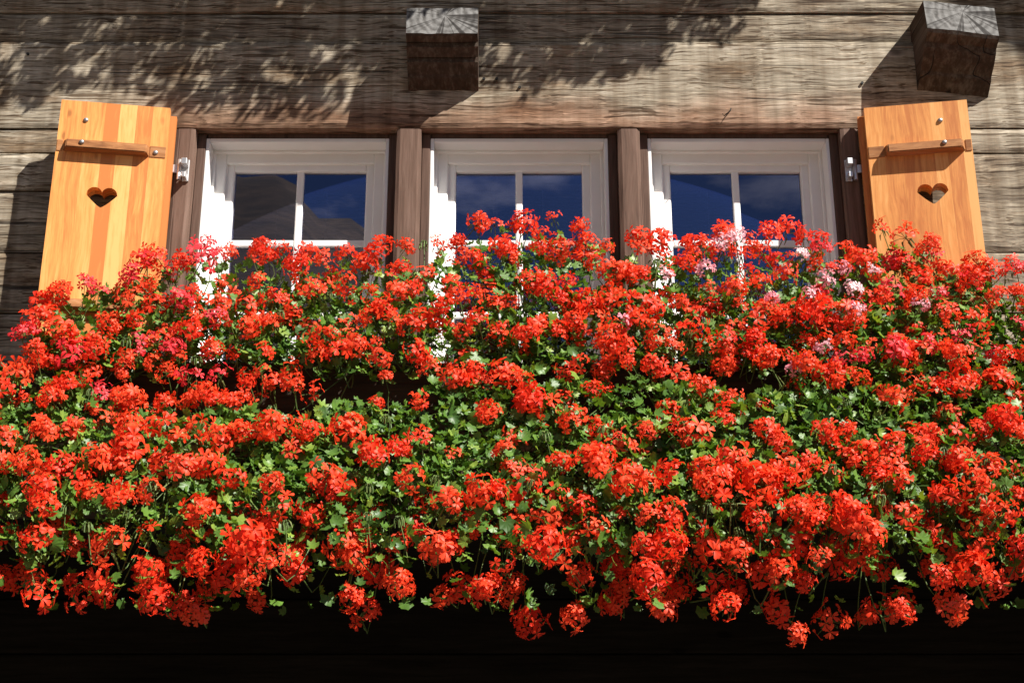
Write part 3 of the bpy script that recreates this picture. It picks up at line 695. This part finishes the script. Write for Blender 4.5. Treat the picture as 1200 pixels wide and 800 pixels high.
# ------------------------------------------------------------------ where the blossom stands
GRID = """
000221111125652334421310
011656765756888777788764
454667867767787666678774
465766766656566767766663
454555464322234435545454
453334632103443234412465
665665643413454564446765
655664554323666556886666
545345355346644445687567
454455457444545666676556
433555545444444666566354
323342125132211434434321
000000000000000000100000
""".split()
GX, GY0, GDY = 50, 250, 40
def tier_top(px):
    pts = [(-200, 470), (20, 395), (60, 345), (140, 312), (200, 290), (320, 285), (450, 290), (540, 268), (600, 250), (680, 256), (760, 285), (860, 268), (960, 275), (1060, 268), (1120, 290), (1200, 320), (1400, 330)]
    for (a, b), (c, d) in zip(pts[:-1], pts[1:]):
        if a <= px <= c: return b + (d - b) * (px - a) / (c - a)
    return 330
def lower_top(px):
    pts = [(-400, 450), (0, 448), (90, 462), (150, 490), (300, 494), (400, 480), (480, 478), (540, 452), (640, 442), (760, 462), (860, 476), (940, 452), (1020, 444), (1200, 432), (1600, 430)]
    for (a, b), (c, d) in zip(pts[:-1], pts[1:]):
        if a <= px <= c: return b + (d - b) * (px - a) / (c - a)
    return 450
def lerp_pts(pts, v):
    if v <= pts[0][0]: return pts[0][1]
    for (a, b), (c, d) in zip(pts[:-1], pts[1:]):
        if v <= c: return b + (d - b) * (v - a) / (c - a)
    return pts[-1][1]
UP = [(250, -.13), (300, -.21), (350, -.30), (400, -.37), (450, -.39)]
LO = [(430, -.44), (470, -.50), (520, -.60), (570, -.70), (630, -.77), (680, -.76), (720, -.70), (770, -.64)]

# plants: their root x in each box and what stands behind them
UPX = [(-1.43, 'in front of the heart shutter clear of the beams'), (-.95, 'before the window whose panes mirror the hillside'), (-.40, 'before the post between hillside-mirroring and middle windows'),
       (.03, 'before the middle window'), (.42, 'before the post under no beam, right of middle window'), (.85, 'before the window beside the beam-topped shutter'),
       (1.36, 'before the heart shutter under a beam end'), (1.80, 'past the beam-topped shutter, against bare timber')]
LOX = [(-1.98, 'at its end beyond the beam-free shutter'), (-1.42, 'below the beam-free heart shutter'), (-.88, 'below the hillside-mirroring window'), (-.36, 'below the post beside the middle window'),
       (.10, 'below the middle window, with much bare green leaf'), (.55, 'below the post toward the beam-topped shutter'), (1.02, 'below the window beside the beam-topped shutter'),
       (1.50, 'below the beam-topped heart shutter'), (2.00, 'at its end beyond the beam-topped shutter')]
plants = []
for tier, lst, B in (('u', UPX, BU), ('l', LOX, BL)):
    for x, where in lst:
        e = empty('geranium_plant', (x, (B['y0'] + B['y1']) / 2, B['z1'] - .035))
        props(e, ('red geranium in the upper box ' if tier == 'u' else 'red trailing geranium in the lower box ') + where, 'geranium',
              'red geraniums in the upper box' if tier == 'u' else 'red geraniums in the lower box')
        plants.append(dict(e=e, tier=tier, x=x, y=(B['y0'] + B['y1']) / 2, z=B['z1'] - .035, SV=[], SF=[], LV=[], LF=[], ends=[], nl=0, nh=0))
pk = []
for x, nm in ((.66, 'pale pink geranium squeezed between red ones before the post by the middle window'), (1.08, 'pale pink geranium among red ones before the beam-topped shutter\'s hinge side')):
    e = empty('geranium_plant', (x, -.12, BU['z1'] - .035)); props(e, nm, 'geranium', 'pink geraniums in the upper box')
    p = dict(e=e, tier='p', x=x, y=-.12, z=BU['z1'] - .035, SV=[], SF=[], LV=[], LF=[], ends=[], nl=0, nh=0); plants.append(p); pk.append(p)
def owner(tier, p):
    c = [q for q in plants if q['tier'] == tier]
    return min(c, key=lambda q: abs(q['x'] - p.x + rnd.uniform(-.12, .12)))
def link_part(name, me, mtx, parent):
    o = bpy.data.objects.new(name, me); C.objects.link(o); o.parent = parent
    m = Matrix.Translation(-Vector(parent.location)) @ mtx
    o.matrix_basis = m
    return o
def orient(d, spin):
    s, t, d = frame(d, spin)
    return Matrix((s, t, d)).transposed().to_4x4()
stem_jobs = []
def put_head(px, py, tier, kind='red', scale=None, jit=None):
    surf = UP if tier in 'up' else LO
    y = lerp_pts(surf, py) + (jit if jit is not None else rnd.uniform(-.05, .06))
    p = at(px, py, y)
    pl = owner(tier, p)
    low = max(0, min(1, (py - 600) / 140)) if tier == 'l' else 0
    ax = Vector((rnd.uniform(-.6, .6), -.35 - rnd.uniform(0, .6) - .5 * low, .75 + rnd.uniform(-.3, .35) - .75 * low))
    s = scale or rnd.choice([rnd.uniform(.72, .95), rnd.uniform(.85, 1.1), rnd.uniform(1.0, 1.3)])
    if tier == 'l' and not scale: s *= 1.1
    hs = HEADS[kind]
    if kind == 'red' and tier == 'l' and rnd.random() < .6: hs = HEADS['full']
    me, ms, foot = rnd.choice(hs)
    mt = Matrix.Translation(p) @ orient(ax, rnd.uniform(0, 6.28)) @ Matrix.Diagonal((s, s, s * rnd.uniform(.75, 1.0), 1))
    h = link_part('flower_head', me, mt, pl['e'])
    if kind == 'rose': h['label'] = 'flower head of a pinker rose red'
    st = bpy.data.objects.new('flower_stalk', ms); C.objects.link(st); st.parent = h
    pl['nh'] += 1
    stem_jobs.append((pl, mt @ foot, (mt.to_3x3() @ Vector((0, 0, -1))).normalized()))
for j, row in enumerate(GRID):
    for i, ch in enumerate(row):
        n = (int(ch) / 9 * 5.2) if j < 5 else (int(ch) / 9) ** 1.35 * 4.4; k = int(n) + (rnd.random() < n - int(n))
        for q in range(k):
            px = i * GX + (q + rnd.random()) / max(k, 1) * GX; py = GY0 + (j + rnd.random()) * GDY
            tt, lt = tier_top(px), lower_top(px)
            if py < tt: py = tt + rnd.uniform(0, 14)
            if py > lt - 26: tier = 'l' if (py > lt + 6 or rnd.random() < .35) else 'u'
            else: tier = 'u'
            if tier == 'u' and px < 25: tier = 'l' if py > 415 else 'u'
            if tier == 'u' and px < 25: continue
            rose = tier == 'u' and ((px < 260 and rnd.random() < .28) or (px > 930 and rnd.random() < .16))
            put_head(px, py, tier, 'rose' if rose else 'red', jit=(rnd.uniform(-.05, .10 + .13 * min(1, (py - 580) / 90)) if py > 580 else None))
# overhang past the frame on both sides
for q in range(70):
    left = q % 2; px = rnd.uniform(-190, -5) if left else rnd.uniform(1205, 1390); py = rnd.uniform(445, 715); put_head(px, py, 'l')
for q in range(16): put_head(rnd.uniform(1205, 1290), rnd.uniform(320, 430), 'u')
for px, py in ((845, 288), (862, 282), (938, 300), (985, 318), (950, 348), (1022, 320), (1004, 366), (945, 424), (905, 352), (965, 412), (780, 325), (728, 376), (1000, 342), (1078, 362), (932, 436), (828, 318), (968, 330)):
    put_head(px, py, 'p', 'pink', rnd.uniform(.62, .9), -.075)
for px, py in ((42, 413), (110, 415), (147, 422), (48, 421), (1185, 312), (1190, 345), (412, 700), (570, 694), (672, 722), (775, 716), (232, 718), (931, 742), (852, 712), (1057, 715), (1160, 690)):
    put_head(px, py, 'u' if py < 400 else 'l', 'red', rnd.uniform(.75, 1.1))

# long-stalked heads standing up into the dark gap between the two boxes
for q in range(46):
    px = rnd.choice([rnd.uniform(20, 560), rnd.uniform(560, 1180)]); put_head(px, rnd.uniform(426, 482), 'l', 'red', rnd.uniform(.6, 1.0), rnd.uniform(-.02, .07))

# bud clusters standing out of the leaves
for q in range(64):
    if q % 3: px, py, tier = rnd.uniform(0, 1200), rnd.uniform(455, 630), 'l'
    else: px = rnd.uniform(90, 1180); py = rnd.uniform(tier_top(px) - 5, 420); tier = 'u'
    p = at(px, py, lerp_pts(UP if tier == 'u' else LO, py) - rnd.uniform(-.02, .05)); pl = owner(tier, p)
    mt = Matrix.Translation(p) @ orient(Vector((rnd.uniform(-.3, .3), rnd.uniform(-.4, .1), 1)), rnd.uniform(0, 6)) @ Matrix.Scale(rnd.uniform(.8, 1.2), 4)
    link_part('bud_cluster', rnd.choice(BUDS), mt, pl['e']); stem_jobs.append((pl, mt @ Vector((0, 0, -.10)), Vector((0, 0, -1))))

# ---- leaves
def leaf_at(p, pl, big, s, drop=0.0):
    nrm = Vector((rnd.gauss(.2, .7), rnd.gauss(-.5, .55), rnd.gauss(.65, .55)))
    if nrm.length < .1: nrm = Vector((0, -.5, 1))
    m = Matrix.Translation(p) @ orient(nrm, rnd.uniform(0, 6.28)) @ Matrix.Scale(s, 4)
    if big:
        link_part('leaf', rnd.choice(LEAVES), m, pl['e']); pl['nl'] += 1
    else:
        V, F = rnd.choice(SIMPLE); k = len(pl['LV'])
        pl['LV'].extend(tuple(m @ Vector(v)) for v in V); pl['LF'].extend(tuple(a + k for a in f) for f in F)
def gridval(px, py):
    i = int(px // GX); j = int((py - GY0) // GDY)
    i = max(0, min(23, i)); j = max(0, min(12, j)); return int(GRID[j][i])
def scatter(tier, count, share):
    done = 0
    while done < count:
        if tier == 'u':
            px = rnd.uniform(45, 1290); t = tier_top(px); py = rnd.uniform(t + 18, 440 + 22 * noise.noise((px * .025, 1.7, 5)))
            f = (py - t) / 70.0
            if rnd.random() > min(1, .12 + f * f): continue
            if py > 405 and rnd.random() < (py - 405) / 45: continue
            y = lerp_pts(UP, py) + rnd.expovariate(1 / .07)
            if y > -.035: continue
        else:
            px = rnd.uniform(-190, 1390); t = lower_top(px) + 22 * noise.noise((px * .021, 3.3, 0)) + 10 * noise.noise((px * .07, 8.1, 0)); py = rnd.uniform(t - 12, 715)
            if py > 555 and rnd.random() < min(.94, (py - 555) / 120): continue
            y = lerp_pts(LO, py) + rnd.expovariate(1 / .075)
            if y > -.28: continue
        p = at(px, py, y); g = gridval(px, py)
        if noise.noise(p * 9.0) + .6 * noise.noise(p * 21.0) < rnd.uniform(-.75, .1): continue
        depth = y - lerp_pts(UP if tier == 'u' else LO, py)
        big = depth < .03 and g <= 6 and rnd.random() < share
        pl = owner(tier, p)
        if big and pl['nl'] > 150: big = False
        leaf_at(p, pl, big, rnd.uniform(.013, .026) if big else rnd.uniform(.012, .024)); done += 1
scatter('u', 5200, .36); scatter('l', 9400, .40)
for p in pk:
    for q in range(60):
        leaf_at(Vector((p['x'] + rnd.gauss(0, .1), -.16 + rnd.uniform(-.1, .08), 1.2 + rnd.uniform(0, .2))), p, q < 14, rnd.uniform(.016, .028))

# ---- stems from the soil to every stalk, arching out and over the box rim
for pl, foot, d in stem_jobs:
    B = BU if pl['tier'] in 'up' else BL
    root = Vector((max(B['x0'] + .05, min(B['x1'] - .05, pl['x'] + rnd.uniform(-.12, .12))), pl['y'] + rnd.uniform(-.05, .05), pl['z'] - .005))
    rise = Vector((root.x + (foot.x - root.x) * .3, root.y + (foot.y - root.y) * .45, max(root.z + .09, foot.z * .5 + root.z * .5 + .07)))
    c2 = foot + d * .09
    if foot.z < root.z: c2 = foot + d * .06 + Vector((0, .03, .04)); rise = Vector((root.x * .6 + foot.x * .4, B['y0'] - .06, root.z + .12))
    tube(pl['SV'], pl['SF'], bez(root, rise, c2, foot, 8), .0030, .0016, 4)
for pl in plants:
    if pl['SV']:
        o = obj('stem', pydata('stem', pl['SV'], pl['SF']), M['stalk'], pl['e'], True); o['kind'] = 'stuff'
    if pl['LV']:
        o = obj('foliage', pydata('foliage', pl['LV'], pl['LF']), M['leaf'], pl['e'], True); o['kind'] = 'stuff'

# ------------------------------------------------------------------ tree whose twigs dapple the wall
tree = empty('broadleaf_tree', (4.5, -1.75, -1.5)); props(tree, 'broad leaved tree beside the house whose twigs dapple the wall with shade', 'tree')
V, F = [], []
tube(V, F, bez(Vector((4.5, -1.75, -1.55)), Vector((4.6, -1.7, .5)), Vector((4.4, -1.6, 2.5)), Vector((4.3, -1.5, 6.6)), 10), .17, .05, 10)
obj('trunk', pydata('trunk', V, F), M['bark'], tree, True)
V, F = [], []; LVt, LFt = [], []
def shadow_px(p):
    q = p - SUN * (p.y / SUN.y)              # foot of the sun ray on the wall
    d = q - Vector((0, -D, 0)); f = d.y * COS + d.z * SIN
    return 600 + d.x / f * FPX, 400 - (d.z * COS - d.y * SIN) / f * FPX
EDGE = [(-300, 120), (0, 118), (45, 122), (80, 105), (130, 96), (200, 130), (260, 122), (310, 138), (400, 132), (470, 112), (520, 95), (560, 92), (600, 100), (622, 122), (650, 88), (700, 95), (740, 82), (775, 74), (800, 40), (850, 48), (875, 22), (893, -8), (1000, -60), (1300, -120)]
HOLES = [(15, 62, 26, 26), (95, 75, 26, 20), (190, 50, 24, 14), (228, 90, 30, 14), (325, 88, 28, 14), (385, 62, 30, 16), (410, 90, 22, 14), (300, 45, 20, 9), (585, 60, 22, 16), (540, 60, 14, 10), (690, 45, 14, 10), (640, 60, 12, 8), (790, 20, 16, 10), (140, 22, 16, 8), (60, 18, 14, 10), (450, 85, 16, 18), (250, 58, 16, 8), (740, 30, 12, 9)]
def tleaf(c, s):
    nrm = Vector((rnd.gauss(.4, .5), rnd.gauss(-.3, .5), rnd.gauss(.8, .4))); m = Matrix.Translation(c) @ orient(nrm, rnd.uniform(0, 6.28)) @ Matrix.Scale(s, 4)
    k = len(LVt)
    for v in ((0, -1, 0), (.38, -.3, .05), (.36, .35, .03), (0, 1.1, -.06), (-.36, .35, .03), (-.38, -.3, .05)): LVt.append(tuple(m @ Vector(v)))
    LFt.extend([(k, k + 1, k + 2, k + 3), (k, k + 3, k + 4, k + 5)])
limb1 = bez(Vector((4.36, -1.55, 4.6)), Vector((3.2, -1.5, 5.8)), Vector((1.6, -.75, 4.7)), Vector((-1.2, -.62, 3.85)), 14)
limb2 = bez(Vector((4.33, -1.52, 5.4)), Vector((2.8, -1.3, 6.5)), Vector((.8, -.9, 5.1)), Vector((-1.0, -.70, 4.05)), 14)
tube(V, F, limb1, .06, .012, 7); tube(V, F, limb2, .05, .010, 7)
cl = 0
while cl < 1600:
    px, py = rnd.uniform(-170, 900), rnd.uniform(-150, 140)
    e = lerp_pts(EDGE, px)
    if py > e - 6 or (py > .5 * e and rnd.random() < .22): continue
    if any(((px - a) / c) ** 2 + ((py - b) / d) ** 2 < 1 for a, b, c, d in HOLES) and rnd.random() < .93: continue
    s = rnd.uniform(1.0, 2.0); base = at(px, py, 0) + SUN * s
    cl += 1
    tw = min((q for q in limb1[3:] + limb2[3:]), key=lambda q: (q - base).length)
    if (tw - base).length < .9 and cl % 3 == 0: tube(V, F, [tw, tw * .5 + base * .5 + Vector((0, 0, .05)), base], .006, .0015, 4)
    for q in range(rnd.randint(8, 15)):
        c = base + Vector((rnd.gauss(0, .04), rnd.gauss(0, .05), rnd.gauss(0, .045)))
        sx, sy = shadow_px(c)
        if sy > lerp_pts(EDGE, sx) + 5: continue
        if any(((sx - a) / c_) ** 2 + ((sy - b) / d_) ** 2 < .55 for a, b, c_, d_ in HOLES) and rnd.random() < .85: continue
        tleaf(c, rnd.uniform(.013, .026))
# upper crown, out of the way of the sunlit wall
cr_n = 0
while cr_n < 4200:
    t = rnd.random(); q = limb2[int(t * 14)] if rnd.random() < .6 else Vector((4.3, -1.6, rnd.uniform(5.2, 7.2)))
    c = q + Vector((rnd.gauss(0, .5), rnd.gauss(-.1, .4), abs(rnd.gauss(.35, .4))))
    sx, sy = shadow_px(c); cr_n += 1
    if sy > -60 and -100 < sx < 1330: continue
    tleaf(c, rnd.uniform(.03, .05))
obj('branch', pydata('branch', V, F), M['bark'], tree, True)
cro = obj('crown', pydata('crown', LVt, LFt), M['treeleaf'], tree); cro['kind'] = 'stuff'

# ------------------------------------------------------------------ lift the place so that the ground lies at zero
for o in list(sc.objects):
    if o.parent is None and o.type in ('MESH', 'EMPTY'): o.location.z += EYE
